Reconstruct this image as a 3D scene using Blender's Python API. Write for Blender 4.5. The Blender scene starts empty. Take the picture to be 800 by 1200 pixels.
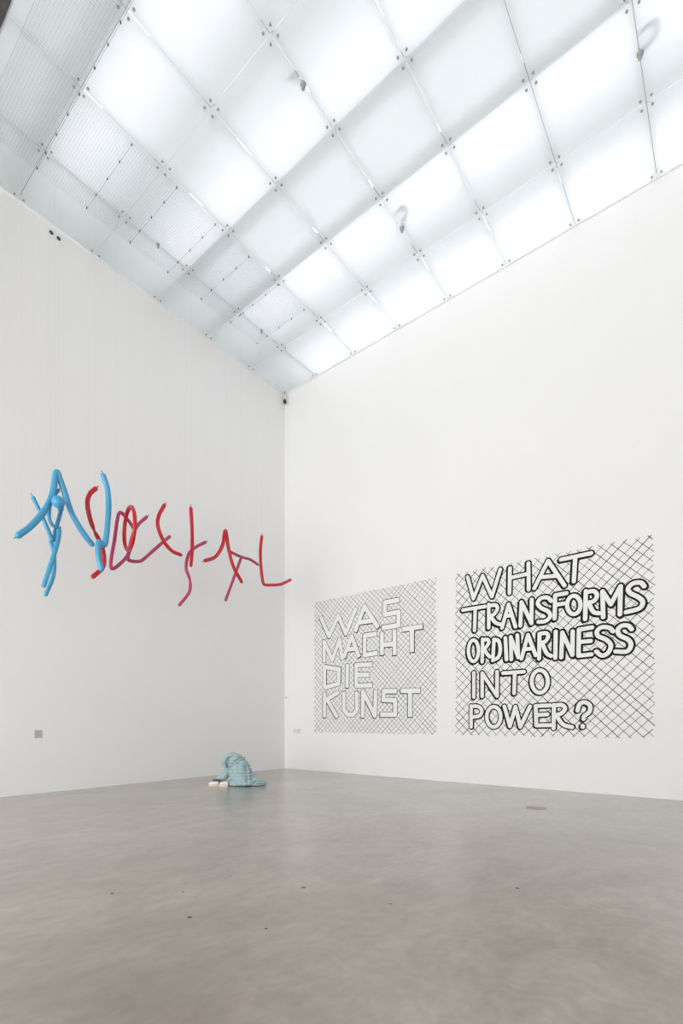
import bpy, bmesh, math, random
from mathutils import Vector, Matrix, noise

SC = bpy.context.scene
COL = SC.collection
PI = math.pi

# ------------------------------------------------------------------ camera, world, light, exposure
H = 12.315                      # underside of the glass ceiling (m)
cam_data = bpy.data.cameras.new('camera')
cam = bpy.data.objects.new('camera', cam_data)
COL.objects.link(cam)
cam.location = (11.576, -11.551, 1.5)
cam.rotation_euler = (PI / 2, 0, 0.671877)
cam_data.sensor_fit = 'HORIZONTAL'
cam_data.sensor_width = 36.0
cam_data.lens = 36.0 * 577.96 / 800.0
cam_data.shift_y = (847.08 - 600.0) / 800.0      # level camera with a rising front
cam_data.clip_end = 200
SC.camera = cam

SKY = 11.6
world = bpy.data.worlds.new('world')
SC.world = world
world.use_nodes = True
world.node_tree.nodes['Background'].inputs[0].default_value = (1.0, 0.925, 0.94, 1)     # bright overcast sky
world.node_tree.nodes['Background'].inputs[1].default_value = SKY

STRIP_Y = (-0.50, -2.75, -5.00, -7.25)           # rows of tube lamps above the glass
STRIP_POWER = 3.25
STRIP_HEIGHT = 0.75

SC.view_settings.view_transform = 'Standard'
SC.view_settings.look = 'None'
SC.view_settings.exposure = 0.0
SC.view_settings.gamma = 1.0
SC.view_settings.use_curve_mapping = False
SC.cycles.diffuse_bounces = 8
SC.cycles.max_bounces = 16

# ------------------------------------------------------------------ materials
MATS = {}


def new_mat(name):
    m = bpy.data.materials.new(name)
    m.use_nodes = True
    nt = m.node_tree
    MATS[name] = m
    return m, nt, nt.nodes['Principled BSDF'], nt.nodes['Material Output']


def mat(name, col, rough=0.6, metal=0.0, spec=0.5, var=0.0, scale=8.0, bump=0.0, bscale=60.0):
    """plain surface with a little procedural tone variation and relief"""
    m, nt, b, out = new_mat(name)
    b.inputs['Roughness'].default_value = rough
    b.inputs['Metallic'].default_value = metal
    b.inputs['Specular IOR Level'].default_value = spec
    tc = nt.nodes.new('ShaderNodeTexCoord')
    n = nt.nodes.new('ShaderNodeTexNoise')
    n.inputs['Scale'].default_value = scale
    n.inputs['Detail'].default_value = 4
    nt.links.new(tc.outputs['Object'], n.inputs['Vector'])
    r = nt.nodes.new('ShaderNodeValToRGB')
    r.color_ramp.elements[0].position = 0.3
    r.color_ramp.elements[1].position = 0.7
    r.color_ramp.elements[0].color = tuple(c * (1 - var) for c in col) + (1,)
    r.color_ramp.elements[1].color = tuple(min(1, c * (1 + var)) for c in col) + (1,)
    nt.links.new(n.outputs['Fac'], r.inputs['Fac'])
    nt.links.new(r.outputs['Color'], b.inputs['Base Color'])
    if bump:
        n2 = nt.nodes.new('ShaderNodeTexNoise')
        n2.inputs['Scale'].default_value = bscale
        n2.inputs['Detail'].default_value = 3
        nt.links.new(tc.outputs['Object'], n2.inputs['Vector'])
        bp = nt.nodes.new('ShaderNodeBump')
        bp.inputs['Strength'].default_value = bump
        bp.inputs['Distance'].default_value = 0.004
        nt.links.new(n2.outputs['Fac'], bp.inputs['Height'])
        nt.links.new(bp.outputs['Normal'], b.inputs['Normal'])
    return m


mat('wall_paint', (0.86, 0.856, 0.85), 0.85, spec=0.2, var=0.008, scale=0.35, bump=0.05, bscale=90)
mat('plenum_paint', (0.80, 0.82, 0.82), 0.9, spec=0.1, var=0.02, scale=0.8)
mat('soffit', (0.07, 0.065, 0.062), 0.8, var=0.1)
mat('steel', (0.42, 0.44, 0.44), 0.4, 0.8, var=0.05)
mat('dark_steel', (0.33, 0.34, 0.34), 0.5, 0.2, var=0.1)
mat('trim_metal', (0.84, 0.86, 0.86), 0.5, 0.0, var=0.03)
mat('wire', (0.42, 0.44, 0.48), 0.5, 0.1, var=0.05)
mat('clip', (0.05, 0.05, 0.055), 0.5, var=0.1)
mat('thread', (0.6, 0.6, 0.6), 0.7)
mat('balloon_blue', (0.070, 0.35, 0.58), 0.38, var=0.05, scale=2.0)
mat('balloon_red', (0.55, 0.010, 0.016), 0.33, var=0.06, scale=2.0)
mat('balloon_magenta', (0.48, 0.045, 0.16), 0.36, var=0.06, scale=2.0)
mat('ink', (0.018, 0.017, 0.017), 0.75, spec=0.2, var=0.35, scale=9.0)
mat('thin_ink', (0.035, 0.033, 0.032), 0.8, spec=0.2, var=0.5, scale=2.2)
mat('letter_white', (0.86, 0.86, 0.85), 0.85, spec=0.2, var=0.01)
mat('coat', (0.36, 0.485, 0.50), 0.95, spec=0.15, var=0.22, scale=26.0, bump=0.6, bscale=120)
mat('coat_dark', (0.09, 0.20, 0.23), 0.95, spec=0.1, var=0.2, scale=20.0)
mat('shoe_white', (0.80, 0.76, 0.71), 0.6, var=0.03)
mat('shoe_sole', (0.72, 0.66, 0.58), 0.7, var=0.04)
mat('trousers', (0.10, 0.085, 0.075), 0.9, var=0.2, scale=30)
mat('plate_white', (0.82, 0.825, 0.82), 0.5, var=0.01)
mat('black_hole', (0.012, 0.010, 0.010), 0.6)
mat('label_grey', (0.47, 0.47, 0.49), 0.5, var=0.05, scale=30)
mat('label_pale', (0.70, 0.69, 0.69), 0.5, var=0.03, scale=30)
mat('label_print', (0.33, 0.33, 0.34), 0.6)
mat('plug', (0.10, 0.085, 0.07), 0.8, var=0.3, scale=60)
mat('cover_metal', (0.36, 0.315, 0.265), 0.45, 0.0, var=0.05, scale=20)
mat('hose', (0.30, 0.34, 0.34), 0.6, var=0.1)

# lamp tubes above the glass
m, nt, b, out = new_mat('lamp_tube')
b.inputs['Base Color'].default_value = (0.9, 0.9, 0.9, 1)
b.inputs['Emission Color'].default_value = (1.0, 0.915, 0.975, 1)
b.inputs['Emission Strength'].default_value = STRIP_POWER

# etched glass: the lower face scatters the light, the rest of the pane is clear
m, nt, b, out = new_mat('etched_glass')
nt.nodes.remove(b)
tr = nt.nodes.new('ShaderNodeBsdfTranslucent')
tr.inputs['Color'].default_value = (0.89, 0.905, 0.93, 1)
gl = nt.nodes.new('ShaderNodeBsdfGlossy')
gl.inputs['Color'].default_value = (0.9, 0.95, 0.94, 1)
gl.inputs['Roughness'].default_value = 0.35
tc = nt.nodes.new('ShaderNodeTexCoord')
nz = nt.nodes.new('ShaderNodeTexNoise')
nz.inputs['Scale'].default_value = 1.3
nz.inputs['Detail'].default_value = 2
nt.links.new(tc.outputs['Object'], nz.inputs['Vector'])
mr = nt.nodes.new('ShaderNodeMapRange')
mr.inputs['To Min'].default_value = 0.05
mr.inputs['To Max'].default_value = 0.09
nt.links.new(nz.outputs['Fac'], mr.inputs['Value'])
mx = nt.nodes.new('ShaderNodeMixShader')
nt.links.new(mr.outputs['Result'], mx.inputs['Fac'])
df = nt.nodes.new('ShaderNodeBsdfDiffuse')          # milky glass also throws back room light
df.inputs['Color'].default_value = (0.84, 0.87, 0.875, 1)
md = nt.nodes.new('ShaderNodeMixShader')
md.inputs['Fac'].default_value = 0.30
nt.links.new(tr.outputs['BSDF'], md.inputs[1])
nt.links.new(df.outputs['BSDF'], md.inputs[2])
nt.links.new(md.outputs['Shader'], mx.inputs[1])
nt.links.new(gl.outputs['BSDF'], mx.inputs[2])
nt.links.new(mx.outputs['Shader'], out.inputs['Surface'])

m, nt, b, out = new_mat('clear_glass')
nt.nodes.remove(b)
tp = nt.nodes.new('ShaderNodeBsdfTransparent')
tp.inputs['Color'].default_value = (0.93, 0.97, 0.96, 1)
nt.links.new(tp.outputs['BSDF'], out.inputs['Surface'])

# polished concrete floor
m, nt, b, out = new_mat('concrete_floor')
tc = nt.nodes.new('ShaderNodeTexCoord')


def noise_node(scale, detail, rough=0.55, dist=0.0, stretch=None):
    n = nt.nodes.new('ShaderNodeTexNoise')
    n.inputs['Scale'].default_value = scale
    n.inputs['Detail'].default_value = detail
    n.inputs['Roughness'].default_value = rough
    n.inputs['Distortion'].default_value = dist
    if stretch:
        mp = nt.nodes.new('ShaderNodeMapping')
        mp.inputs['Scale'].default_value = stretch
        mp.inputs['Rotation'].default_value = (0, 0, 0.5)
        nt.links.new(tc.outputs['Object'], mp.inputs['Vector'])
        nt.links.new(mp.outputs['Vector'], n.inputs['Vector'])
    else:
        nt.links.new(tc.outputs['Object'], n.inputs['Vector'])
    return n


big = noise_node(0.45, 5, 0.6, 0.6, (1.0, 0.6, 1.0))
mid = noise_node(1.6, 6, 0.6, 0.9, (1.0, 0.7, 1.0))
fine = noise_node(9.0, 5, 0.62, 0.5, (1.0, 0.55, 1.0))
ramp = nt.nodes.new('ShaderNodeValToRGB')
ramp.color_ramp.elements[0].position = 0.25
ramp.color_ramp.elements[1].position = 0.75
ramp.color_ramp.elements[0].color = (0.245, 0.211, 0.174, 1)
ramp.color_ramp.elements[1].color = (0.352, 0.304, 0.252, 1)
nt.links.new(big.outputs['Fac'], ramp.inputs['Fac'])
mixa = nt.nodes.new('ShaderNodeMix')
mixa.data_type = 'RGBA'
mixa.blend_type = 'OVERLAY'
mixa.inputs[0].default_value = 0.40
nt.links.new(ramp.outputs['Color'], mixa.inputs[6])
nt.links.new(mid.outputs['Fac'], mixa.inputs[7])
mixb = nt.nodes.new('ShaderNodeMix')
mixb.data_type = 'RGBA'
mixb.blend_type = 'OVERLAY'
mixb.inputs[0].default_value = 0.26
nt.links.new(mixa.outputs[2], mixb.inputs[6])
nt.links.new(fine.outputs['Fac'], mixb.inputs[7])
wave = nt.nodes.new('ShaderNodeTexWave')              # faint trowel arcs
wave.wave_type = 'RINGS'
wave.inputs['Scale'].default_value = 2.1
wave.inputs['Distortion'].default_value = 24.0
wave.inputs['Detail'].default_value = 3.0
wave.inputs['Detail Scale'].default_value = 0.9
nt.links.new(tc.outputs['Object'], wave.inputs['Vector'])
msk = nt.nodes.new('ShaderNodeMapRange')
msk.inputs['From Min'].default_value = 0.42
msk.inputs['From Max'].default_value = 0.68
msk.inputs['To Max'].default_value = 0.045
nt.links.new(big.outputs['Fac'], msk.inputs['Value'])
mixc = nt.nodes.new('ShaderNodeMix')
mixc.data_type = 'RGBA'
mixc.blend_type = 'OVERLAY'
nt.links.new(msk.outputs['Result'], mixc.inputs[0])
nt.links.new(mixb.outputs[2], mixc.inputs[6])
nt.links.new(wave.outputs['Fac'], mixc.inputs[7])
nt.links.new(mixc.outputs[2], b.inputs['Base Color'])
rr = nt.nodes.new('ShaderNodeMapRange')
rr.inputs['To Min'].default_value = 0.26
rr.inputs['To Max'].default_value = 0.34
nt.links.new(mid.outputs['Fac'], rr.inputs['Value'])
nt.links.new(rr.outputs['Result'], b.inputs['Roughness'])
b.inputs['Specular IOR Level'].default_value = 0.5
b.inputs['Coat Weight'].default_value = 0.9          # sealed surface
b.inputs['Coat Roughness'].default_value = 0.26
bp = nt.nodes.new('ShaderNodeBump')
bp.inputs['Strength'].default_value = 0.05
bp.inputs['Distance'].default_value = 0.004
nt.links.new(fine.outputs['Fac'], bp.inputs['Height'])
nt.links.new(bp.outputs['Normal'], b.inputs['Normal'])

# ------------------------------------------------------------------ mesh helpers


def link(name, bm, material, parent=None, smooth=False):
    me = bpy.data.meshes.new(name)
    bm.to_mesh(me)
    bm.free()
    for mm in (material if isinstance(material, (list, tuple)) else [material]):
        me.materials.append(MATS[mm])
    if smooth:
        for p in me.polygons:
            p.use_smooth = True
    o = bpy.data.objects.new(name, me)
    COL.objects.link(o)
    if parent:
        o.parent = parent
    return o


def shared(name, me, loc, parent):
    o = bpy.data.objects.new(name, me)
    COL.objects.link(o)
    o.location = loc
    o.parent = parent
    return o


def empty(name, loc=(0, 0, 0), rz=0.0):
    o = bpy.data.objects.new(name, None)
    o.empty_display_size = 0.2
    COL.objects.link(o)
    o.location = loc
    o.rotation_euler = (0, 0, rz)
    return o


def tag(o, label, cat, group=None):
    o['label'] = label
    o['category'] = cat
    if group:
        o['group'] = group
    return o


def structure(o):
    o['kind'] = 'structure'
    return o


def box(bm, x0, x1, y0, y1, z0, z1):
    v = [bm.verts.new((x, y, z)) for z in (z0, z1) for y in (y0, y1) for x in (x0, x1)]
    for f in ((0, 2, 3, 1), (4, 5, 7, 6), (0, 1, 5, 4), (2, 6, 7, 3), (0, 4, 6, 2), (1, 3, 7, 5)):
        bm.faces.new([v[i] for i in f])
    return v


def one_box(name, material, parent, *d):
    bm = bmesh.new()
    box(bm, *d)
    return link(name, bm, material, parent)


def catmull(pts, n=6, closed=False):
    P = [Vector(p) for p in pts]
    out = []
    m = len(P)
    for i in range(m if closed else m - 1):
        if closed:
            a, b_, c, d = P[i - 1], P[i], P[(i + 1) % m], P[(i + 2) % m]
        else:
            a = P[i - 1] if i > 0 else P[0] * 2 - P[1]
            b_, c = P[i], P[i + 1]
            d = P[i + 2] if i + 2 < m else P[-1] * 2 - P[-2]
        for k in range(n):
            t = k / n
            out.append(0.5 * ((2 * b_) + (c - a) * t + (2 * a - 5 * b_ + 4 * c - d) * t * t
                              + (3 * b_ - a - 3 * c + d) * t ** 3))
    if not closed:
        out.append(P[-1].copy())
    return out


def sweep(bm, pts, radii, seg=12, closed=False):
    """round tube along pts with one radius per point"""
    n = len(pts)
    rings = []
    up = None
    for i in range(n):
        a = pts[i - 1] if (i or closed) else pts[0]
        c = pts[(i + 1) % n] if (i < n - 1 or closed) else pts[-1]
        t = (c - a).normalized()
        if up is None:
            up = t.orthogonal().normalized()
        up = (up - t * up.dot(t)).normalized()
        s = t.cross(up)
        rings.append([bm.verts.new(pts[i] + (up * math.cos(q) + s * math.sin(q)) * radii[i])
                      for q in (2 * PI * k / seg for k in range(seg))])
    for i in range(n if closed else n - 1):
        r0, r1 = rings[i], rings[(i + 1) % n]
        off = 0
        if closed and i == n - 1:
            off = min(range(seg), key=lambda k: (r1[k].co - r0[0].co).length)
        for k in range(seg):
            bm.faces.new((r0[k], r0[(k + 1) % seg], r1[(k + 1 + off) % seg], r1[(k + off) % seg]))
    if not closed:
        bm.faces.new(rings[0][::-1])
        bm.faces.new(rings[-1])


def disc_mesh(name, r, h, material, seg=14, cone=0.8):
    """flat round cap hanging below z = 0"""
    bm = bmesh.new()
    sweep(bm, [Vector((0, 0, 0)), Vector((0, 0, -h * 0.7)), Vector((0, 0, -h))], [r, r, r * cone], seg)
    me = bpy.data.meshes.new(name)
    bm.to_mesh(me)
    bm.free()
    me.materials.append(MATS[material])
    return me


# ------------------------------------------------------------------ room shell
XR, YB, ROOF = 14.88, -20.0, 14.0
GLASS_Y = -8.85                                    # the glass ends here, the dark soffit begins
floor = structure(one_box('floor', 'concrete_floor', None, -0.4, XR + 0.4, YB - 0.4, 0.4, -0.3, 0.0))
wall_left = structure(one_box('wall_left', 'wall_paint', None, -0.4, 0.0, YB, 0.4, 0.0, ROOF))
wall_right = structure(one_box('wall_right', 'wall_paint', None, 0.0, XR, 0.0, 0.4, 0.0, ROOF))
wall_end = structure(one_box('wall_end', 'wall_paint', None, XR, XR + 0.4, YB, 0.4, 0.0, ROOF))
# back wall: unseen tall glazing, added to bring in daylight and brighten the room
WX0, WX1, WZ0, WZ1 = 0.6, 10.6, 0.3, 7.0
bm = bmesh.new()
box(bm, 0.0, XR, YB - 0.4, YB, 0.0, WZ0)
box(bm, 0.0, XR, YB - 0.4, YB, WZ1, ROOF)
box(bm, 0.0, WX0, YB - 0.4, YB, WZ0, WZ1)
box(bm, WX1, XR, YB - 0.4, YB, WZ0, WZ1)
wall_back = structure(link('wall_back', bm, 'wall_paint'))
bm = bmesh.new()
for k in range(7):
    x = WX0 + (WX1 - WX0) * k / 6
    box(bm, max(WX0, x - 0.04), min(WX1, x + 0.04), YB - 0.25, YB - 0.15, WZ0, WZ1)
for z in (WZ0 + 0.04, (WZ0 + WZ1) / 2, WZ1 - 0.04):
    box(bm, WX0, WX1, YB - 0.24, YB - 0.16, z - 0.04, z + 0.04)
added_window = structure(link('added_window_1', bm, 'steel'))
for k in range(6):
    for z0_, z1_ in ((WZ0 + 0.08, (WZ0 + WZ1) / 2 - 0.04), ((WZ0 + WZ1) / 2 + 0.04, WZ1 - 0.08)):
        xa = WX0 + (WX1 - WX0) * k / 6 + 0.04
        xb = WX0 + (WX1 - WX0) * (k + 1) / 6 - 0.04
        one_box('added_window_pane', 'clear_glass', added_window, xa, xb, YB - 0.21, YB - 0.19, z0_, z1_)
portal_data = bpy.data.lights.new('added_window_portal', 'AREA')       # guides the sampling of the sky, adds no light
portal_data.shape = 'RECTANGLE'
portal_data.size, portal_data.size_y = WX1 - WX0, WZ1 - WZ0
portal_data.cycles.is_portal = True
portal = bpy.data.objects.new('added_window_portal', portal_data)
COL.objects.link(portal)
portal.location = ((WX0 + WX1) / 2, YB - 0.41, (WZ0 + WZ1) / 2)
portal.rotation_euler = (PI / 2, 0, 0)
soffit = structure(one_box('ceiling_soffit', 'soffit', None, 0.0, XR, YB, GLASS_Y, H - 0.02, ROOF))
ceiling = structure(one_box('ceiling', 'plenum_paint', None, -0.4, XR + 0.4, YB - 0.4, 0.4, ROOF, ROOF + 0.3))

one_box('plenum_reflector', 'plenum_paint', ceiling, 0.0, XR, GLASS_Y, GLASS_Y + 0.03, H + 0.02, ROOF)  # unseen white board, added to bounce lamp light onto the last row of panes

# floor details: small dark plugs set in the concrete and a round cover
bm = bmesh.new()
sweep(bm, [Vector((0, 0, 0)), Vector((0, 0, 0.002))], [0.024, 0.021], 9)
plug_me = bpy.data.meshes.new('floor_plug')
bm.to_mesh(plug_me)
bm.free()
plug_me.materials.append(MATS['plug'])
for x, y, s in ((8.51, -8.25, 1.1), (8.29, -9.30, 1.0), (7.30, -9.41, 0.9), (10.04, -7.06, 0.9), (8.91, -9.08, 0.6),
                (7.75, -9.0, 0.5), (9.35, -8.1, 0.5)):
    o = shared('floor_plug', plug_me, (x, y, 0), floor)
    o.scale = (s, s * 0.8, 1)
bm = bmesh.new()
sweep(bm, [Vector((8.85 + 0.17 * math.cos(q), -2.63 + 0.17 * math.sin(q), 0.001)) for q in
           (2 * PI * k / 32 for k in range(32))], [0.004] * 32, 6, True)
cover = link('floor_cover', bm, 'cover_metal', floor)
bm = bmesh.new()
sweep(bm, [Vector((8.85, -2.63, 0)), Vector((8.85, -2.63, 0.003))], [0.16, 0.158], 32)
link('cover_plate', bm, 'cover_metal', cover)

# ------------------------------------------------------------------ glass ceiling
GX = [0.0] + [1.383 + 1.5 * i for i in range(10)]
GY = [0.0] + [-(1.514 + 1.5565 * j) for j in range(5)] + [GLASS_Y]
GAP, TH = 0.005, 0.016
bolt_me = disc_mesh('point_fixing', 0.021, 0.020, 'dark_steel')
for i in range(len(GX) - 1):
    for j in range(len(GY) - 1):
        x0, x1 = GX[i] + GAP, GX[i + 1] - GAP
        y1, y0 = GY[j] - GAP, GY[j + 1] + GAP
        cx, cy = (x0 + x1) / 2, (y0 + y1) / 2
        bm = bmesh.new()
        box(bm, x0 - cx, x1 - cx, y0 - cy, y1 - cy, 0, TH)
        bm.faces.ensure_lookup_table()
        for f in bm.faces:
            f.material_index = 0 if f.normal.z < -0.5 or f.calc_center_median().z < 0.001 else 1
        pane = link('glass_pane', bm, ['etched_glass', 'clear_glass'], ceiling)
        pane.location = (cx, cy, H)
        for sx, xx in ((1, x0), (-1, x1)):
            for sy, yy in ((1, y0), (-1, y1)):
                if j == len(GY) - 2 and sy == 1:
                    continue
                shared('point_fixing', bolt_me, (xx + sx * 0.076 - cx, yy + sy * 0.076 - cy, 0), pane)

# steel bars above the joints, tube lamp rows above those
for y in GY[1:-1]:
    one_box('support_beam', 'steel', ceiling, 0.02, XR - 0.02, y - 0.045, y + 0.045, H + 0.11, H + 0.33)
for x in GX[1:-1]:
    one_box('cross_bar', 'steel', ceiling, x - 0.02, x + 0.02, GLASS_Y, -0.02, H + 0.07, H + 0.11)
for y in STRIP_Y:
    z = H + STRIP_HEIGHT
    one_box('lamp_row', 'lamp_tube', ceiling, 1.1, XR - 0.3, y - 0.16, y + 0.16, z, z + 0.05)

# thin metal angles where the glass meets the walls
structure(one_box('trim_1', 'trim_metal', None, 0.0, 0.03, GLASS_Y, 0.0, H - 0.035, H - 0.004))
structure(one_box('trim_2', 'trim_metal', None, 0.03, XR, -0.03, 0.0, H - 0.035, H - 0.004))

# ------------------------------------------------------------------ sprinkler heads in the joints
HEADS = [
    (5.87, -5.42, 1.0, 'dark sprinkler head with a short hose, nearest of three on the bare glass',
     [(5.87, -5.42), (5.88, -5.50), (5.82, -5.57), (5.70, -5.58)]),
    (5.90, -2.29, 1.0, 'dark sprinkler head with a bent hose, above the gap between the two drawings',
     [(5.90, -2.29), (6.02, -2.42), (6.15, -2.54), (6.17, -2.63), (6.08, -2.68), (5.98, -2.62)]),
    (10.39, -2.31, 1.0, 'dark sprinkler head with a looped hose in the upper right of the ceiling',
     [(10.39, -2.31), (10.45, -2.36), (10.56, -2.39), (10.63, -2.47), (10.63, -2.57), (10.57, -2.63), (10.43, -2.59)]),
    (1.40, -5.41, 0.75, 'small sprinkler head in the joint beside the wire mesh, midway along left wall', None),
    (1.40, -2.29, 0.75, 'small sprinkler head in the ceiling joint closest to the room corner', None),
]
for x, y, s, lab, hose in HEADS:
    t = tag(empty('sprinkler_head', (x, y, H)), lab, 'sprinkler', 'sprinkler heads in the glass ceiling')
    bm = bmesh.new()
    sweep(bm, [Vector((0, 0, z)) for z in (0.0, -0.012, -0.014, -0.05, -0.075)],
          [0.05 * s, 0.05 * s, 0.036 * s, 0.034 * s, 0.02 * s], 14)
    link('sprinkler_body', bm, 'dark_steel', t, True)
    bm = bmesh.new()
    sweep(bm, [Vector((0, 0, -0.075)), Vector((0, 0, -0.085)), Vector((0, 0, -0.088))], [0.012, 0.03 * s, 0.028 * s], 12)
    link('deflector', bm, 'steel', t)
    if hose:
        p = [Vector((a - x, c - y, 0.055 + 0.02 * k / len(hose))) for k, (a, c) in enumerate(hose)]
        p = [Vector((0, 0, 0.0))] + p
        q = catmull(p, 6)
        bm = bmesh.new()
        sweep(bm, q, [0.028] * len(q), 8)
        link('hose', bm, 'hose', t, True)

# ------------------------------------------------------------------ wire mesh panels hung under the glass
SEAM_Y = [-8.64, -7.725, -6.785, -5.84, -4.90, -3.955, -3.02, -2.08]
clip_me = disc_mesh('clip', 0.013, 0.026, 'clip', 8)
MESH_Z = H - 0.045
ORD = ['first', 'second', 'third', 'fourth', 'fifth', 'sixth', 'seventh']


def mesh_panel(x0, x1, y0, y1, lab, clip_xs):
    t = tag(empty('wire_mesh_panel', ((x0 + x1) / 2, (y0 + y1) / 2, MESH_Z)), lab, 'wire mesh', 'wire mesh under the glass')
    cx, cy = t.location.x, t.location.y
    bm = bmesh.new()
    w = 0.0009
    nx, ny = round((x1 - x0) / 0.047), round((y1 - y0) / 0.047)
    for k in range(nx + 1):
        x = x0 + (x1 - x0) * k / nx - cx
        box(bm, x - w, x + w, y0 - cy, y1 - cy, 0, 2 * w)
    for k in range(ny + 1):
        y = y0 + (y1 - y0) * k / ny - cy
        e = w * (2.0 if k in (0, ny) else 1)
        box(bm, x0 - cx, x1 - cx, y - e, y + e, 2 * w, 4 * w)
    g = link('wire_grid', bm, 'wire', t)
    for x in clip_xs:
        bm = bmesh.new()
        sweep(bm, [Vector((x - cx, y1 - cy - 0.004, 0.040)), Vector((x - cx, y1 - cy - 0.004, -0.02))], [0.004, 0.004], 6)
        link('hanger', bm, 'clip', t)
        shared('clip', clip_me, (x - cx, y1 - cy - 0.004, 0.008), t)
    return t


for k in range(7):
    y0, y1 = SEAM_Y[k] + 0.003, SEAM_Y[k + 1] - 0.003
    lab = ('wire mesh panel under the glass along the left wall, %s from the room corner' % ORD[6 - k])
    if k == 6:
        lab = 'wire mesh panel under the glass along left wall, closest to the room corner'
    mesh_panel(0.95, 2.84, y0, y1, lab, (0.99, 1.40, 1.87, 2.35, 2.80))
mesh_panel(2.87, 4.76, SEAM_Y[0], SEAM_Y[1], 'wire mesh panel at the top left edge, set forward of the others',
           (3.35, 3.8, 4.2, 4.7))

# ---- traced shapes, in metres: letters as (x, z) on the right wall, balloons as (x, y, z)
LETTERS_GERMAN = [('W', [('l', [(1.575, 4.771), (1.912, 4.142), (2.275, 4.722), (2.56, 4.151), (2.936, 4.851)])]),
 ('A', [('l', [(2.904, 4.178), (3.243, 4.858), (3.711, 4.199)]),
 ('l', [(3.083, 4.418), (3.557, 4.413)])]),
 ('S', [('l', [(4.402, 4.864), (3.948, 4.864), (3.938, 4.523), (4.397, 4.534), (4.387, 4.175), (3.847, 4.166)])]),
 ('M', [('l', [(1.714, 3.373), (1.714, 3.994), (2.042, 3.416), (2.321, 3.999), (2.424, 3.399)])]),
 ('A', [('l', [(2.486, 3.456), (2.783, 4.038), (3.045, 3.423)]),
 ('l', [(2.616, 3.671), (2.947, 3.671)])]),
 ('C', [('l', [(3.66, 4.019), (3.254, 4.013), (3.243, 3.45), (3.685, 3.475)])]),
 ('H', [('l', [(3.847, 4.027), (3.847, 3.419)]),
 ('l', [(4.257, 4.043), (4.267, 3.383)]),
 ('l', [(3.847, 3.683), (4.267, 3.679)])]),
 ('T', [('l', [(4.53, 4.043), (5.118, 4.053)]),
 ('l', [(4.81, 4.038), (4.81, 3.416)])]),
 ('D', [('l', [(1.732, 2.591), (1.732, 3.22), (2.304, 3.108), (2.286, 2.678), (1.732, 2.581)])]),
 ('I', [('l', [(2.616, 3.228), (2.605, 2.556)])]),
 ('E', [('l', [(3.49, 3.164), (2.947, 3.186), (2.947, 2.584), (3.505, 2.575)]),
 ('l', [(2.947, 2.903), (3.401, 2.875)])]),
 ('K', [('l', [(1.732, 2.421), (1.732, 1.686)]),
 ('l', [(1.757, 2.19), (2.286, 2.422)]),
 ('l', [(1.852, 2.188), (2.229, 1.673)])]),
 ('U', [('l', [(2.486, 2.414), (2.486, 1.903), (2.616, 1.745), (2.838, 1.743), (2.974, 1.894), (2.958, 2.396)])]),
 ('N', [('l', [(3.174, 1.666), (3.19, 2.4), (3.608, 1.705), (3.634, 2.412)])]),
 ('S', [('l', [(4.32, 2.372), (3.913, 2.388), (3.893, 2.142), (4.281, 2.119), (4.281, 1.728), (3.802, 1.733)])]),
 ('T', [('l', [(4.473, 2.378), (5.051, 2.355)]),
 ('l', [(4.754, 2.347), (4.754, 1.675)])])]
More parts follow.
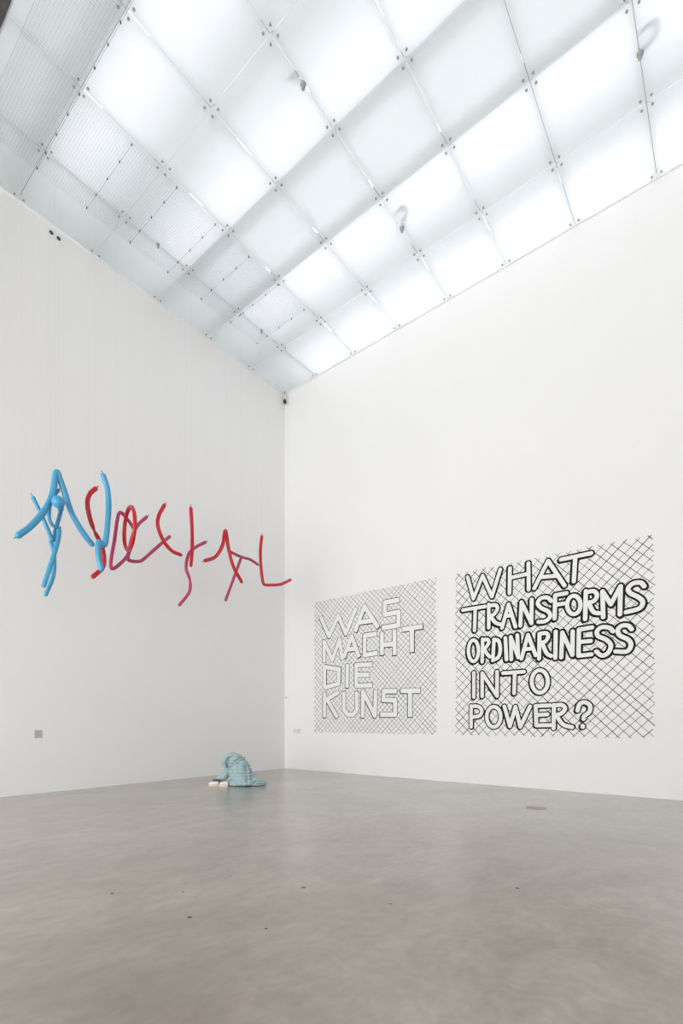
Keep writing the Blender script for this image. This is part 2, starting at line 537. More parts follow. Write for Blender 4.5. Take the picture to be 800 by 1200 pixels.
LETTERS_ENGLISH = [('W', [('l', [(6.399, 5.121), (6.551, 4.562), (6.786, 5.083), (7.019, 4.539), (7.223, 5.151)])]),
 ('H', [('l', [(7.455, 5.139), (7.445, 4.553)]),
 ('l', [(7.881, 5.167), (7.888, 4.56)]),
 ('l', [(7.465, 4.909), (7.875, 4.929)])]),
 ('A', [('l', [(8.012, 4.571), (8.315, 5.133), (8.66, 4.522)]),
 ('l', [(8.165, 4.796), (8.507, 4.764)])]),
 ('T', [('l', [(8.589, 5.107), (9.192, 5.117)]),
 ('l', [(8.88, 5.095), (8.852, 4.579)])]),
 ('T', [('l', [(6.27, 4.322), (6.846, 4.324)]),
 ('l', [(6.598, 4.31), (6.58, 3.776)])]),
 ('R', [('l', [(6.94, 4.361), (6.94, 3.801)]),
 ('c', [(6.94, 4.327), (7.105, 4.32), (7.155, 4.229), (7.07, 4.108), (6.95, 4.081)]),
 ('c', [(6.985, 4.07), (7.105, 3.904), (7.24, 3.838)])]),
 ('A', [('l', [(7.266, 3.758), (7.422, 4.289), (7.585, 3.746)]),
 ('l', [(7.356, 4.027), (7.504, 4.026)])]),
 ('N', [('l', [(7.698, 3.755), (7.723, 4.299), (7.95, 3.781), (7.956, 4.32)])]),
 ('S', [('c', [(8.381, 4.223), (8.3, 4.314), (8.165, 4.319), (8.089, 4.221), (8.165, 4.1), (8.315, 4.0), (8.36, 3.879), (8.255, 3.79), (8.104, 3.793)])]),
 ('F', [('l', [(8.7, 4.346), (8.466, 4.338), (8.454, 3.822)]),
 ('l', [(8.466, 4.122), (8.643, 4.127)])]),
 ('O', [('o', [(8.984, 4.045), (8.974, 3.971), (8.945, 3.911), (8.902, 3.874), (8.85, 3.866), (8.799, 3.888), (8.755, 3.938), (8.725, 4.007), (8.715, 4.085), (8.725, 4.161), (8.755, 4.221), (8.799, 4.258), (8.85, 4.265), (8.902, 4.241), (8.945, 4.191), (8.974, 4.123)])]),
 ('R', [('l', [(9.091, 4.327), (9.077, 3.728)]),
 ('c', [(9.091, 4.297), (9.24, 4.302), (9.307, 4.203), (9.253, 4.094), (9.118, 4.07)]),
 ('c', [(9.159, 4.034), (9.24, 3.86), (9.352, 3.815)])]),
 ('M', [('l', [(9.425, 3.723), (9.412, 4.268), (9.568, 3.973), (9.747, 4.318), (9.734, 3.739)])]),
 ('S', [('c', [(10.165, 4.246), (10.105, 4.327), (9.971, 4.336), (9.884, 4.252), (9.922, 4.147), (10.068, 4.038), (10.141, 3.929), (10.08, 3.812), (9.847, 3.769)])]),
 ('O', [('o', [(6.68, 3.267), (6.67, 3.169), (6.643, 3.088), (6.601, 3.035), (6.551, 3.019), (6.501, 3.043), (6.459, 3.103), (6.431, 3.19), (6.421, 3.291), (6.431, 3.39), (6.459, 3.472), (6.501, 3.525), (6.551, 3.539), (6.601, 3.514), (6.643, 3.454), (6.67, 3.367)])]),
 ('R', [('l', [(6.786, 3.535), (6.776, 2.988)]),
 ('c', [(6.786, 3.518), (6.905, 3.516), (6.94, 3.435), (6.863, 3.325), (6.8, 3.297)]),
 ('c', [(6.835, 3.277), (6.898, 3.17), (6.967, 3.097)])]),
 ('D', [('l', [(7.07, 3.505), (7.043, 3.001)]),
 ('c', [(7.07, 3.505), (7.189, 3.443), (7.223, 3.225), (7.172, 3.064), (7.043, 3.008)])]),
 ('I', [('l', [(7.346, 3.509), (7.373, 2.998)])]),
 ('N', [('l', [(7.488, 2.989), (7.472, 3.521), (7.65, 3.024), (7.627, 3.543)])]),
 ('A', [('l', [(7.723, 2.986), (7.872, 3.523), (8.043, 3.039)]),
 ('l', [(7.793, 3.198), (7.965, 3.201)])]),
 ('R', [('l', [(8.128, 3.519), (8.119, 2.954)]),
 ('c', [(8.128, 3.519), (8.27, 3.519), (8.315, 3.436), (8.255, 3.333), (8.15, 3.313)]),
 ('c', [(8.195, 3.277), (8.285, 3.065), (8.381, 2.995)])]),
 ('I', [('l', [(8.478, 3.529), (8.469, 2.943)])]),
 ('N', [('l', [(8.594, 2.945), (8.614, 3.494), (8.822, 2.981), (8.828, 3.494)])]),
 ('E', [('l', [(9.213, 3.533), (8.954, 3.516), (8.945, 2.952), (9.199, 2.96)]),
 ('l', [(8.954, 3.246), (9.186, 3.246)])]),
 ('S', [('c', [(9.607, 3.404), (9.543, 3.484), (9.399, 3.516), (9.307, 3.439), (9.333, 3.333), (9.478, 3.245), (9.568, 3.119), (9.517, 2.965), (9.399, 2.917), (9.293, 3.014)])]),
 ('S', [('c', [(9.946, 3.408), (9.884, 3.486), (9.772, 3.5), (9.696, 3.423), (9.734, 3.304), (9.884, 3.202), (9.934, 3.084), (9.86, 2.963), (9.658, 2.981)])]),
 ('I', [('l', [(6.562, 2.736), (6.562, 2.135)])]),
 ('N', [('l', [(6.776, 2.148), (6.776, 2.713), (7.145, 2.142), (7.145, 2.723)])]),
 ('T', [('l', [(7.29, 2.68), (7.777, 2.682)]),
 ('l', [(7.569, 2.663), (7.553, 2.193)])]),
 ('O', [('o', [(8.309, 2.43), (8.296, 2.334), (8.258, 2.253), (8.202, 2.201), (8.134, 2.184), (8.067, 2.206), (8.009, 2.264), (7.97, 2.349), (7.956, 2.448), (7.97, 2.546), (8.009, 2.627), (8.067, 2.679), (8.134, 2.693), (8.202, 2.67), (8.258, 2.611), (8.296, 2.527)])]),
 ('P', [('l', [(6.49, 1.917), (6.49, 1.402)]),
 ('c', [(6.49, 1.907), (6.669, 1.903), (6.765, 1.8), (6.705, 1.675), (6.508, 1.639)])]),
 ('O', [('o', [(7.233, 1.644), (7.22, 1.552), (7.184, 1.473), (7.129, 1.421), (7.064, 1.402), (6.998, 1.42), (6.942, 1.473), (6.904, 1.553), (6.891, 1.647), (6.904, 1.74), (6.942, 1.819), (6.998, 1.871), (7.064, 1.888), (7.129, 1.869), (7.184, 1.815), (7.22, 1.736)])]),
 ('W', [('l', [(7.323, 1.89), (7.455, 1.42), (7.585, 1.875), (7.698, 1.408), (7.919, 1.877)])]),
 ('E', [('l', [(8.36, 1.89), (8.043, 1.884), (8.058, 1.442), (8.36, 1.449)]),
 ('l', [(8.055, 1.679), (8.3, 1.692)])]),
 ('R', [('l', [(8.439, 1.899), (8.431, 1.379)]),
 ('c', [(8.439, 1.883), (8.6, 1.895), (8.672, 1.817), (8.6, 1.711), (8.454, 1.667)]),
 ('c', [(8.498, 1.651), (8.629, 1.466), (8.814, 1.406)])]),
 ('?', [('c', [(8.926, 1.767), (8.967, 1.902), (9.064, 1.944), (9.173, 1.867), (9.159, 1.734), (9.064, 1.652), (9.045, 1.586)]),
 ('l', [(9.028, 1.437), (9.028, 1.413)])])]
BALLOON_PATHS = {
 'blue_bent': [(2.1, -8.422, 4.671), (2.05, -8.215, 4.904), (2.0, -7.983, 5.261), (1.95, -7.838, 5.6), (1.95, -7.793, 5.86), (1.95, -7.777, 6.005), (1.95, -7.754, 6.056), (1.95, -7.728, 6.025), (1.95, -7.626, 5.747), (1.95, -7.492, 5.386), (1.95, -7.302, 5.105), (1.95, -7.131, 4.928)],
 'blue_diag': [(1.8, -8.09, 5.511), (1.8, -7.956, 5.254), (1.8, -7.861, 5.041), (1.8, -7.78, 4.855)],
 'blue_short': [(1.84, -7.691, 5.78), (1.84, -7.789, 5.597), (1.84, -7.834, 5.424), (1.84, -7.841, 5.23), (1.84, -7.783, 5.112), (1.84, -7.671, 5.097)],
 'blue_arm': [(1.72, -7.549, 5.691), (1.72, -7.59, 5.486), (1.72, -7.64, 5.272), (1.72, -7.69, 5.06), (1.72, -7.716, 4.881)],
 'blue_leg1': [(1.88, -7.687, 5.033), (1.88, -7.713, 4.821), (1.88, -7.811, 4.444), (1.88, -7.945, 3.968)],
 'blue_leg2': [(1.74, -7.773, 4.828), (1.74, -7.721, 4.602), (1.74, -7.737, 4.208), (1.74, -7.861, 3.846)],
 'blue_hook': [(2.15, -7.006, 6.217), (2.15, -6.925, 5.983), (2.15, -6.906, 5.657), (2.15, -6.932, 5.242), (2.15, -6.97, 4.955), (2.15, -7.017, 4.901), (2.15, -7.086, 4.932), (2.15, -7.108, 4.824), (2.15, -7.097, 4.645), (2.15, -7.043, 4.432)],
 'red_snake': [(1.75, -6.968, 6.107), (1.75, -7.076, 5.963), (1.75, -7.123, 5.766), (1.75, -7.083, 5.518), (1.75, -6.994, 5.276), (1.75, -6.889, 5.095), (1.75, -6.813, 4.88), (1.75, -6.817, 4.611), (1.75, -7.013, 4.367)],
 'mag_D': [(1.52, -6.055, 5.666), (1.52, -6.204, 5.822), (1.52, -6.373, 5.88), (1.52, -6.472, 5.296), (1.52, -6.547, 4.701), (1.52, -6.318, 4.87), (1.52, -6.148, 5.148), (1.52, -6.045, 5.611)],
 'mag_check': [(1.42, -5.702, 6.047), (1.42, -5.915, 5.789), (1.42, -6.051, 5.441), (1.42, -6.128, 5.034), (1.42, -6.051, 4.99), (1.42, -5.898, 5.017), (1.42, -5.776, 5.094), (1.42, -5.472, 5.424), (1.42, -5.135, 5.782)],
 'red_arc': [(2.05, -5.657, 6.15), (2.05, -5.787, 5.878), (2.05, -5.804, 5.651), (2.05, -5.675, 5.389), (2.05, -5.478, 5.229), (2.05, -5.257, 5.197)],
 'red_rod': [(2.05, -4.996, 6.305), (2.05, -4.965, 5.817), (2.05, -4.965, 5.356), (2.05, -4.996, 5.034)],
 'mag_wave': [(1.7, -4.367, 5.807), (1.7, -4.653, 5.597), (1.7, -4.819, 5.393), (1.7, -4.883, 5.061), (1.7, -4.783, 4.809), (1.7, -4.801, 4.528), (1.7, -5.053, 4.188)],
 'red_arch': [(2.0, -4.576, 5.256), (2.0, -4.288, 5.423), (2.0, -4.084, 5.75), (2.0, -4.029, 6.053), (2.0, -3.988, 6.127), (2.0, -3.957, 6.012), (2.0, -3.906, 5.738), (2.0, -3.765, 5.339), (2.0, -3.504, 5.01)],
 'mag_bar': [(1.7, -3.618, 5.79), (1.7, -3.274, 5.753), (1.7, -2.961, 5.764), (1.7, -2.696, 5.697)],
 'mag_strut': [(1.74, -3.296, 5.704), (1.74, -3.527, 5.15), (1.74, -3.783, 4.542)],
 'red_L': [(1.95, -2.784, 6.35), (1.95, -2.832, 5.959), (1.95, -2.802, 5.478), (1.95, -2.743, 5.181), (1.95, -2.671, 5.125), (1.95, -2.439, 5.167), (1.95, -2.091, 5.266), (1.95, -1.729, 5.464)],
}

# ------------------------------------------------------------------ wall drawings


LAYER = 0.0002                  # every painted stroke lies a hair above the one before


def stroke(bm, pts, hw, y, rounded, closed=False, ext=0.0, shift=(0, 0), lay=None):
    """flat painted stroke on the wall plane (x right, z up) at depth y"""
    P = [Vector((p[0] + shift[0], p[1] + shift[1])) for p in pts]
    n = len(P)
    lay = lay if lay is not None else [0]

    def face(qs):
        bm.faces.new([bm.verts.new((q.x, y - lay[0] * LAYER, q.y)) for q in qs])
        lay[0] += 1

    def disc(p, r):
        face([p + Vector((math.cos(q), math.sin(q))) * r for q in (2 * PI * k / 16 for k in range(16))])
    if rounded == 'curve':
        D = []
        for i in range(n):
            a = P[i - 1] if (i or closed) else P[0]
            c = P[(i + 1) % n] if (i < n - 1 or closed) else P[-1]
            d = (c - a).normalized()
            D.append(Vector((-d.y, d.x)) * hw)
        yy = y - lay[0] * LAYER
        lay[0] += 1
        L = [bm.verts.new(((P[i] + D[i]).x, yy, (P[i] + D[i]).y)) for i in range(n)]
        R = [bm.verts.new(((P[i] - D[i]).x, yy, (P[i] - D[i]).y)) for i in range(n)]
        for i in range(n if closed else n - 1):
            j = (i + 1) % n
            bm.faces.new((R[i], R[j], L[j], L[i]))
        if not closed:
            disc(P[0], hw)
            disc(P[-1], hw)
        return
    for i in range(n - 1):
        a, c = P[i], P[i + 1]
        d = (c - a).normalized()
        if not rounded:
            a = a - d * (ext if i == 0 else hw * 0.45)
            c = c + d * (ext if i == n - 2 else hw * 0.45)
        s = Vector((-d.y, d.x)) * hw
        face([a - s, c - s, c + s, a + s])
    for i in range(n):
        if rounded or 0 < i < n - 1:
            disc(P[i], hw)


def line_strip(bm, pts, hw, y):
    D = [Vector((-(b_[1] - a[1]), b_[0] - a[0])).normalized() * hw for a, b_ in zip(pts, pts[1:])]
    D.append(D[-1])
    L = [bm.verts.new((p[0] + d.x, y, p[1] + d.y)) for p, d in zip(pts, D)]
    R = [bm.verts.new((p[0] - d.x, y, p[1] - d.y)) for p, d in zip(pts, D)]
    for i in range(len(pts) - 1):
        bm.faces.new((R[i], R[i + 1], L[i + 1], L[i]))


def orient(o):
    """turn every painted face toward the room (-y)"""
    me = o.data
    bm = bmesh.new()
    bm.from_mesh(me)
    bm.normal_update()
    bmesh.ops.reverse_faces(bm, faces=[f for f in bm.faces if f.normal.y > 0])
    bm.to_mesh(me)
    bm.free()


def drawing(lab, x0, x1, z0, z1, letters, hw, edges, spacing, lw, ink, rounded, seed, shade):
    rnd = random.Random(seed)
    t = tag(empty('wall_drawing', ((x0 + x1) / 2, -0.001, z0)), lab, 'wall drawing', 'ink drawings on the right wall')
    ox, oz = t.location.x, z0

    def place(o):
        o.location = (-ox, 0, -oz)
        return o
    # crossing diagonal ink lines
    bm = bmesh.new()
    for sgn in (1, -1):
        step = spacing * math.sqrt(2)
        c = (z0 - sgn * x1 if sgn > 0 else z0 + x0) - 0.2
        end = (z1 - x0 if sgn > 0 else z1 + x1) + 0.2
        while c < end:
            m = sgn * (1 + rnd.uniform(-0.012, 0.012))
            cc = c + rnd.uniform(-0.07, 0.07) * spacing + (sgn - m) * (x0 + x1) / 2
            xs = sorted((((z0 - cc) / m), ((z1 - cc) / m)))
            a, e = max(x0, xs[0]), min(x1, xs[1])
            if e - a > 0.02:
                a += rnd.uniform(-0.02, 0.02)
                e += rnd.uniform(-0.02, 0.02)
                w = lw * rnd.uniform(0.65, 1.3)
                seg = max(2, int((e - a) / 0.5))
                pts = []
                for k in range(seg + 1):
                    x = a + (e - a) * k / seg
                    pts.append((x, m * x + cc + rnd.uniform(-0.006, 0.006)))
                line_strip(bm, pts, w / 2, -0.0014 if sgn > 0 else -0.0008)
            c += step
    h = link('hatching', bm, ink, t)
    place(h)
    h['kind'] = 'stuff'
    orient(h)
    for num, (ch, strokes) in enumerate(letters):
        edge = edges if not isinstance(edges, tuple) else next(e for n_last, e in edges if num < n_last)
        fill, line = bmesh.new(), bmesh.new()
        dx, dz = shade(rnd)
        lf, ll = [0], [0]
        for kind, pts in strokes:
            if kind != 'l':
                pts = [(v.x, v.y) for v in catmull([(a, c, 0) for a, c in pts], 5, kind == 'o')]
            closed = kind == 'o'
            r = 'curve' if kind != 'l' else rounded
            stroke(line, pts, hw + edge * 0.8, -0.002, r, closed, hw * 0.25 + edge, (dx, dz), ll)
            stroke(line, pts, hw + edge, -0.002, r, closed, hw * 0.25 + edge, (0, 0), ll)
            stroke(fill, pts, hw, -0.0085, r, closed, hw * 0.25, (0, 0), lf)
        f = place(link('letter', fill, 'letter_white', t))
        orient(f)
        o = link('outline', line, 'ink', f)
        orient(o)
    return t


drawing('left wall drawing of crossed lines with thin white letters WAS MACHT DIE KUNST', 1.31, 5.53, 1.20, 5.27,
        LETTERS_GERMAN, 0.066, 0.013, 0.105, 0.0085, 'thin_ink', False, 5,
        lambda r: (r.choice((-0.016, 0.014, -0.012)), r.choice((-0.014, -0.018, 0.008))))
drawing('right wall drawing with bold black outlined letters WHAT TRANSFORMS ORDINARINESS INTO POWER?', 6.07, 10.33,
        1.19, 5.25, LETTERS_ENGLISH, 0.044, ((4, 0.034), (14, 0.038), (26, 0.041), (30, 0.030), (99, 0.027)), 0.152, 0.0125, 'thin_ink', True, 9,
        lambda r: (r.choice((-0.022, -0.016, 0.012)), r.choice((-0.020, -0.014, 0.006))))

# ------------------------------------------------------------------ hanging tube balloons
THREAD_TOP = MESH_Z


def balloon(key, mat_name, r, lab, thread_at=(0.0,), pinch=(), knots=(0,), closed=False, pts=None):
    r *= 0.86 if mat_name == 'balloon_blue' else 0.95
    src = [Vector(p) for p in (pts or BALLOON_PATHS[key])]
    c = catmull(src, 7, closed)
    base = min(c, key=lambda v: v.z).copy()
    c = [p - base for p in c]
    n = len(c)
    cum = [0.0]
    for i in range(1, n):
        cum.append(cum[-1] + (c[i] - c[i - 1]).length)
    tot = cum[-1]
    rad = []
    for i in range(n):
        q = r * (1 + 0.03 * math.sin(9 * cum[i] + len(key)))
        for (pi, amt) in pinch:
            q *= 1 - amt * math.exp(-((c[i] - (src[pi] - base)).length / 0.05) ** 2)
        rad.append(q)
    if not closed:
        # rounded tips
        T = []
        t0 = (c[0] - c[1]).normalized()
        t1 = (c[-1] - c[-2]).normalized()
        head = [(c[0] + t0 * r * math.sin(a), rad[0] * max(0.16, math.cos(a))) for a in (1.45, 1.15, 0.8, 0.4)]
        tailp = [(c[-1] + t1 * r * math.sin(a), rad[-1] * max(0.16, math.cos(a))) for a in (0.4, 0.8, 1.15, 1.45)]
        seq = head + list(zip(c, rad)) + tailp
        path, rad2 = [s[0] for s in seq], [s[1] for s in seq]
    else:
        path, rad2 = c, rad
    bm = bmesh.new()
    sweep(bm, path, rad2, 14, closed)
    bmesh.ops.recalc_face_normals(bm, faces=bm.faces)
    o = link('tube_balloon', bm, mat_name, None, True)
    o.location = base
    tag(o, lab, 'balloon', 'tube balloons hanging from the ceiling')
    if not closed:
        for kx in knots:
            p, d = ((path[0], (c[0] - c[1]).normalized()), (path[-1], (c[-1] - c[-2]).normalized()))[kx]
            bm = bmesh.new()
            sweep(bm, [p - d * 0.01, p + d * 0.008, p + d * 0.018, p + d * 0.045], [0.010, 0.012, 0.008, 0.014], 8)
            link('knot', bm, mat_name, o, True)
    for fr in thread_at:
        i = min(range(n), key=lambda k: abs(cum[k] - fr * tot))
        p = c[i]
        top = THREAD_TOP - base.z
        bm = bmesh.new()
        sweep(bm, [Vector((p.x, p.y, p.z + rad[i] * 0.5)), Vector((p.x, p.y, top))], [0.0006, 0.0006], 4)
        link('thread', bm, 'thread', o)
    return o


BL, RD, MG = 'balloon_blue', 'balloon_red', 'balloon_magenta'
balloon('blue_bent', BL, 0.062, 'long pale blue tube balloon bent over at the top into an inverted V', (0.03, 0.48, 0.52, 0.97))
balloon('blue_diag', BL, 0.042, 'thin blue tube balloon slanting down, upper end leftmost of the short ones', (0.02, 0.9))
balloon('blue_short', BL, 0.038, 'short curved blue tube balloon beside the round blue balloon', (0.1, 0.8))
balloon('blue_arm', BL, 0.042, 'straight blue tube balloon under the round blue balloon, leaning left', (0.02, 0.95))
balloon('blue_leg1', BL, 0.047, 'straight blue tube balloon hanging at the bottom, in front of its crossing neighbour', (0.03, 0.9))
balloon('blue_leg2', BL, 0.043, 'curved blue tube balloon reaching lowest of all the blue ones', (0.03, 0.9))
balloon('blue_hook', BL, 0.060, 'blue tube balloon standing alone, folded back up at its lower end', (0.01, 0.6, 0.96))
balloon('red_snake', RD, 0.046, 'red S-curved tube balloon behind the blue folded one', (0.01, 0.5, 0.97), ((4, 0.45),))
balloon('mag_D', MG, 0.037, 'magenta tube balloon bent into a triangle behind the red ring', (0.3, 0.65, 0.98))
balloon('mag_check', MG, 0.038, 'magenta tube balloon bent like a tick mark, right of the red ring', (0.02, 0.5, 0.97))
balloon('red_arc', RD, 0.042, 'red tube balloon in a C-shaped arc, right of the tick-shaped magenta one', (0.01, 0.95))
balloon('red_rod', RD, 0.041, 'straight upright red tube balloon', (0.01, 0.9))
balloon('mag_wave', MG, 0.039, 'wavy magenta tube balloon trailing below the upright red one', (0.02, 0.5, 0.97), ((4, 0.30),))
balloon('red_arch', RD, 0.044, 'red tube balloon bent over at the top into an inverted V', (0.03, 0.45, 0.97))
balloon('mag_bar', MG, 0.037, 'short magenta tube balloon nearly level beside the red inverted V', (0.03, 0.95))
balloon('mag_strut', MG, 0.038, 'straight magenta tube balloon leaning down under the level magenta one', (0.03, 0.95))
balloon('red_L', RD, 0.042, 'red tube balloon bent into an L, nearest the room corner', (0.01, 0.6, 0.97))
# red ring, seen almost edge on
view = Vector((-0.881, 0.473, 0.0))
n_ = (Vector((0.473, 0.881, 0.0)) * math.cos(0.25) + view * math.sin(0.25)).normalized()
s_ = n_.cross(Vector((0, 0, 1))).normalized()
rc = Vector((1.98, -6.397, 5.44))
ring_pts = [rc + s_ * 0.40 * math.cos(q) + Vector((0, 0, 0.42 * math.sin(q))) for q in (2 * PI * k / 16 for k in range(16))]
balloon('red_ring', RD, 0.041, 'red tube balloon closed into an upright ring', (0.22, 0.27), (), (), True, ring_pts)
# round balloon
bm = bmesh.new()
bmesh.ops.create_uvsphere(bm, u_segments=24, v_segments=16, radius=0.108)
for v in bm.verts:
    if v.co.z < 0:
        k = (-v.co.z / 0.108) ** 3
        v.co.x *= 1 - 0.12 * k
        v.co.y *= 1 - 0.12 * k
        v.co.z -= 0.010 * k
ball = tag(link('round_balloon', bm, BL, None, True), 'small round blue balloon under the peak of the blue inverted V', 'balloon')
ball.location = (2.140, -7.807, 5.444)
bm = bmesh.new()
sweep(bm, [Vector((0, 0, -0.108)), Vector((0, 0, -0.124)), Vector((0, 0, -0.135)), Vector((0.0, 0, -0.155))],
      [0.016, 0.014, 0.009, 0.018], 8)
link('knot', bm, BL, ball, True)
bm = bmesh.new()
sweep(bm, [Vector((0, 0, 0.1)), Vector((0, 0, THREAD_TOP - 5.444))], [0.0006, 0.0006], 4)
link('thread', bm, 'thread', ball)

# ------------------------------------------------------------------ draped crouching figure
fig = tag(empty('person', (2.267, -3.80, 0), 0.671877), 'crouching figure wrapped in a pale blue ribbed coat with white shoes', 'person')


def loft(bm, rings, seg=28):
    R = []
    for cx, cy, z, rx, ry in rings:
        R.append([bm.verts.new((cx + rx * math.cos(q), cy + ry * math.sin(q), z)) for q in (2 * PI * k / seg for k in range(seg))])
    for a, c in zip(R, R[1:]):
        for k in range(seg):
            bm.faces.new((a[k], a[(k + 1) % seg], c[(k + 1) % seg], c[k]))
    bm.faces.new(R[0][::-1])
    bm.faces.new(R[-1])


def ellipsoid(bm, c, r, rot=(0, 0, 0)):
    from mathutils import Euler
    mx = Matrix.Translation(c) @ Euler(rot).to_matrix().to_4x4() @ Matrix.Diagonal((r[0], r[1], r[2], 1))
    bmesh.ops.create_uvsphere(bm, u_segments=20, v_segments=14, radius=1.0, matrix=mx)


def remeshed(bm, voxel):
    bmesh.ops.recalc_face_normals(bm, faces=bm.faces)
    me = bpy.data.meshes.new('tmp')
    bm.to_mesh(me)
    bm.free()
    o = bpy.data.objects.new('tmp', me)
    COL.objects.link(o)
    md = o.modifiers.new('r', 'REMESH')
    md.mode = 'VOXEL'
    md.voxel_size = voxel
    sm = o.modifiers.new('s', 'SMOOTH')
    sm.iterations = 4
    sm.factor = 0.5
    dg = bpy.context.evaluated_depsgraph_get()
    res = bpy.data.meshes.new_from_object(o.evaluated_get(dg))
    bpy.data.objects.remove(o)
    b2 = bmesh.new()
    b2.from_mesh(res)
    b2.normal_update()
    return b2


bm = bmesh.new()
loft(bm, [(0.07, 0.02, 0.005, 0.325, 0.30), (0.07, 0.02, 0.05, 0.325, 0.30), (0.065, 0.02, 0.15, 0.29, 0.275),
          (0.04, 0.02, 0.25, 0.28, 0.255), (0.015, 0.02, 0.38, 0.265, 0.245), (-0.02, 0.02, 0.50, 0.255, 0.235),
          (-0.06, 0.02, 0.60, 0.225, 0.21), (-0.10, 0.02, 0.68, 0.18, 0.175), (-0.145, 0.02, 0.745, 0.14, 0.13),
          (-0.165, 0.02, 0.782, 0.075, 0.07)])
ellipsoid(bm, (-0.265, 0.0, 0.60), (0.10, 0.15, 0.145), (0, 0.25, 0))
hoodrim = catmull([(-0.16, -0.12, 0.735), (-0.26, -0.17, 0.66), (-0.315, -0.17, 0.56), (-0.30, -0.14, 0.44)], 6)
sweep(bm, hoodrim, [0.034] * len(hoodrim), 10)
hoodrim = catmull([(-0.20, -0.06, 0.745), (-0.32, -0.11, 0.68), (-0.375, -0.10, 0.57), (-0.35, -0.08, 0.47)], 6)
sweep(bm, hoodrim, [0.030] * len(hoodrim), 10)
sl = catmull([(-0.25, 0.02, 0.46), (-0.31, 0.03, 0.32), (-0.37, 0.02, 0.20), (-0.47, 0.0, 0.165), (-0.55, -0.02, 0.135)], 6)
sweep(bm, sl, [0.12 - 0.065 * k / (len(sl) - 1) for k in range(len(sl))], 14)
tr_ = catmull([(0.22, 0.0, 0.12), (0.38, -0.02, 0.085), (0.50, -0.03, 0.075), (0.60, -0.02, 0.055), (0.66, 0.0, 0.03)], 6)
sweep(bm, tr_, [0.115 - 0.09 * k / (len(tr_) - 1) for k in range(len(tr_))], 14)
ellipsoid(bm, (0.42, -0.06, 0.025), (0.22, 0.16, 0.03))
ellipsoid(bm, (0.40, 0.10, 0.04), (0.20, 0.14, 0.06))
ellipsoid(bm, (0.08, -0.02, 0.05), (0.345, 0.325, 0.07))
bm = remeshed(bm, 0.013)


def crease(p, a, c, width, depth):
    """fold along the line a-c on the front of the coat, in the local xz plane"""
    A, B = Vector(a), Vector(c)
    q = Vector((p.x, p.z))
    d = B - A
    t = max(0, min(1, (q - A).dot(d) / d.length_squared))
    e = q - (A + d * t)
    s = e.x * -d.normalized().y + e.y * d.normalized().x
    depth *= 1.9
    return -depth * math.exp(-(e.length / width) ** 2) + depth * 0.7 * math.exp(-(((s - 1.7 * width) / width) ** 2 + (max(0, e.length - abs(s)) / width) ** 2))


for v in bm.verts:
    p, nrm = v.co.copy(), v.normal.copy()
    d = 0.010 * (noise.noise(p * 7.0)) + 0.006 * noise.noise(p * 17.0 + Vector((3, 1, 7)))
    if -0.25 < p.x < 0.40 and p.z > 0.05:
        tilt = p.z + 0.10 * p.x * p.x + 0.02 * noise.noise(p * 4)
        d += 0.010 * math.sin(2 * PI * tilt / 0.078)
    if p.y < 0.05:
        d += crease(p, (0.07, 0.675), (-0.15, 0.52), 0.020, 0.024)
        d += crease(p, (-0.15, 0.52), (-0.22, 0.44), 0.018, 0.016)
        d += crease(p, (-0.21, 0.24), (-0.08, 0.17), 0.022, 0.018)
        d += crease(p, (0.20, 0.46), (0.25, 0.06), 0.022, 0.009)
        d += crease(p, (-0.22, 0.135), (0.18, 0.12), 0.014, 0.012)
        d += crease(p, (0.40, 0.09), (0.56, 0.085), 0.018, 0.024)
    v.co = p + nrm * d
    v.co.z = max(0.0, v.co.z)
coat = link('coat', bm, 'coat', fig, True)
# turned-back hem at the train
bm = bmesh.new()
hem = catmull([(0.40, -0.15, 0.05), (0.47, -0.16, 0.085), (0.55, -0.14, 0.09), (0.62, -0.10, 0.075), (0.65, -0.06, 0.03)], 6)
sweep(bm, hem, [0.022] * len(hem), 8)
for v in bm.verts:
    v.co += Vector((noise.noise(v.co * 20), noise.noise(v.co * 20 + Vector((5, 5, 5))), 0)) * 0.008
link('hem_fold', bm, 'coat', coat, True)


def shoe(x0, x1, yc):
    n = 9
    L = x1 - x0
    bm = bmesh.new()
    rings = []
    for i in range(n):
        t = i / (n - 1)
        hgt = 0.088 + 0.022 * min(1, t * 1.7)
        wid = 0.046 * (0.72 + 0.5 * math.sin(PI * min(1, t * 0.9 + 0.12)))
        if i == 0:
            wid *= 0.7
            hgt *= 0.75
        x = x0 + L * t
        rings.append([bm.verts.new((x, yc + wid * math.cos(q) * (1 if math.sin(q) < 0 else 0.9),
                                    0.022 + max(0.0, (hgt - 0.02) * (0.5 + 0.5 * math.sin(q))))) for q in (2 * PI * k / 14 for k in range(14))])
    for a, c in zip(rings, rings[1:]):
        for k in range(14):
            bm.faces.new((a[k], c[k], c[(k + 1) % 14], a[(k + 1) % 14]))
    bm.faces.new(rings[0])
    bm.faces.new(rings[-1][::-1])
    bmesh.ops.recalc_face_normals(bm, faces=bm.faces)
    s = link('shoe', bm, 'shoe_white', fig, True)
    bm = bmesh.new()
    out = []
    for i in range(24):
        q = 2 * PI * i / 24
        out.append((x0 + L / 2 + (L / 2 + 0.008) * math.cos(q), yc + 0.056 * math.copysign(abs(math.sin(q)) ** 0.7, math.sin(q))))
    lo = [bm.verts.new((a, c, 0.0)) for a, c in out]
    hi = [bm.verts.new((a, c, 0.026)) for a, c in out]
    for k in range(24):
        bm.faces.new((lo[k], lo[(k + 1) % 24], hi[(k + 1) % 24], hi[k]))
    bm.faces.new(lo[::-1])
    bm.faces.new(hi)
    link('sole', bm, 'shoe_sole', s)
    return s


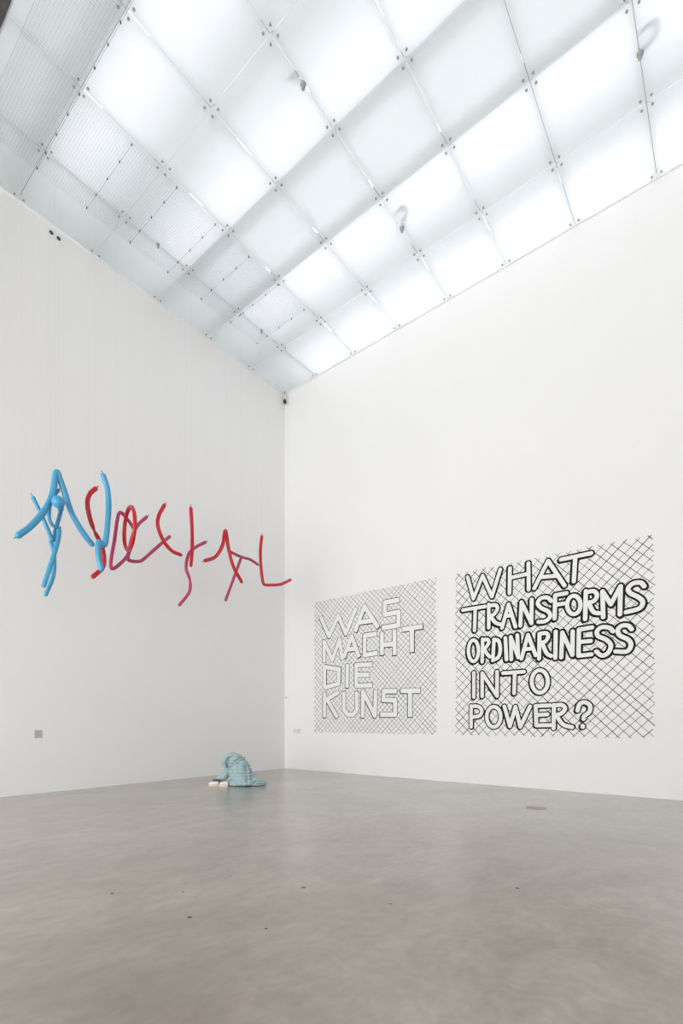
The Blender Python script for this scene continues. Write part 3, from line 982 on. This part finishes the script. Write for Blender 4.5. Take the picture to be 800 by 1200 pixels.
shoe(-0.685, -0.455, -0.16)
shoe(-0.425, -0.215, -0.20)
bm = bmesh.new()
lg = catmull([(-0.60, -0.11, 0.115), (-0.52, -0.12, 0.13), (-0.45, -0.14, 0.11), (-0.43, -0.15, 0.03)], 5)
sweep(bm, lg, [0.035, ] * len(lg), 10)
link('trouser_leg', bm, 'trousers', fig, True)

# ------------------------------------------------------------------ small wall fittings
t = tag(empty('vent_plate', (0.0, -7.03, 12.08)), 'white wall plate with two round dark holes just under the glass ceiling', 'wall plate')
one_box('plate', 'plate_white', t, 0.0, 0.012, -0.17, 0.17, -0.13, 0.12)
for dy, dz in ((-0.075, 0.035), (0.075, 0.02)):
    bm = bmesh.new()
    sweep(bm, [Vector((0.011, dy, dz)), Vector((0.020, dy, dz)), Vector((0.022, dy, dz))], [0.040, 0.040, 0.034], 18)
    link('round_hole', bm, 'black_hole', t)

t = tag(empty('corner_camera', (0.0, 0.0, H)), 'tiny dark camera hanging on a wire loop in the upper room corner', 'camera')
bm = bmesh.new()
lp = [Vector((0.10 + 0.05 * math.cos(q) * 1.0, -0.10 + 0.05 * math.cos(q), -0.14 + 0.115 * math.sin(q))) for q in (2 * PI * k / 16 for k in range(16))]
sweep(bm, lp, [0.007] * 16, 6, True)
link('wire_loop', bm, 'steel', t, True)
bm = bmesh.new()
sweep(bm, [Vector((0.10, -0.10, 0.0)), Vector((0.10, -0.10, -0.03))], [0.02, 0.02], 8)
link('hook', bm, 'steel', t)
bm = bmesh.new()
sweep(bm, [Vector((0.10, -0.10, -0.25)), Vector((0.10, -0.10, -0.29)), Vector((0.11, -0.11, -0.30)), Vector((0.12, -0.12, -0.38)), Vector((0.12, -0.12, -0.40))],
      [0.02, 0.028, 0.046, 0.046, 0.03], 12)
link('camera_body', bm, 'black_hole', t, True)

t = tag(empty('caption_label', (0.0, -7.35, 1.26)), 'small grey caption label on the left wall', 'label')
one_box('card', 'label_grey', t, 0.0, 0.006, -0.075, 0.075, -0.085, 0.085)
for k, (a, c) in enumerate(((-0.06, 0.0), (-0.06, 0.02), (-0.06, -0.01), (-0.06, 0.03))):
    one_box('text_line', 'label_print', t, 0.006, 0.007, a, c, 0.055 - 0.03 * k, 0.061 - 0.03 * k)
for (a, c, lab) in ((0.41, 0.50, 'narrow pale caption label right of the room corner'),
                    (0.54, 0.71, 'wider pale caption label between the room corner and the first drawing')):
    t = tag(empty('caption_label', ((a + c) / 2, 0.0, 1.23)), lab, 'label')
    w = (c - a) / 2
    one_box('card', 'label_pale', t, -w, w, -0.005, 0.0, -0.075, 0.075)
    for k in range(3):
        one_box('text_line', 'label_grey', t, -w * 0.8, w * (0.7 - 0.3 * (k % 2)), -0.006, -0.005, 0.045 - 0.03 * k, 0.051 - 0.03 * k)
t = tag(empty('wall_button', (0.07, 0.0, 2.33)), 'tiny dark round button on the right wall beside the corner', 'button')
bm = bmesh.new()
sweep(bm, [Vector((0, 0, 0)), Vector((0, -0.010, 0)), Vector((0, -0.013, 0))], [0.024, 0.024, 0.018], 14)
link('rim', bm, 'dark_steel', t)
bm = bmesh.new()
sweep(bm, [Vector((0, -0.012, 0)), Vector((0, -0.017, 0))], [0.012, 0.010], 12)
link('push', bm, 'black_hole', t)
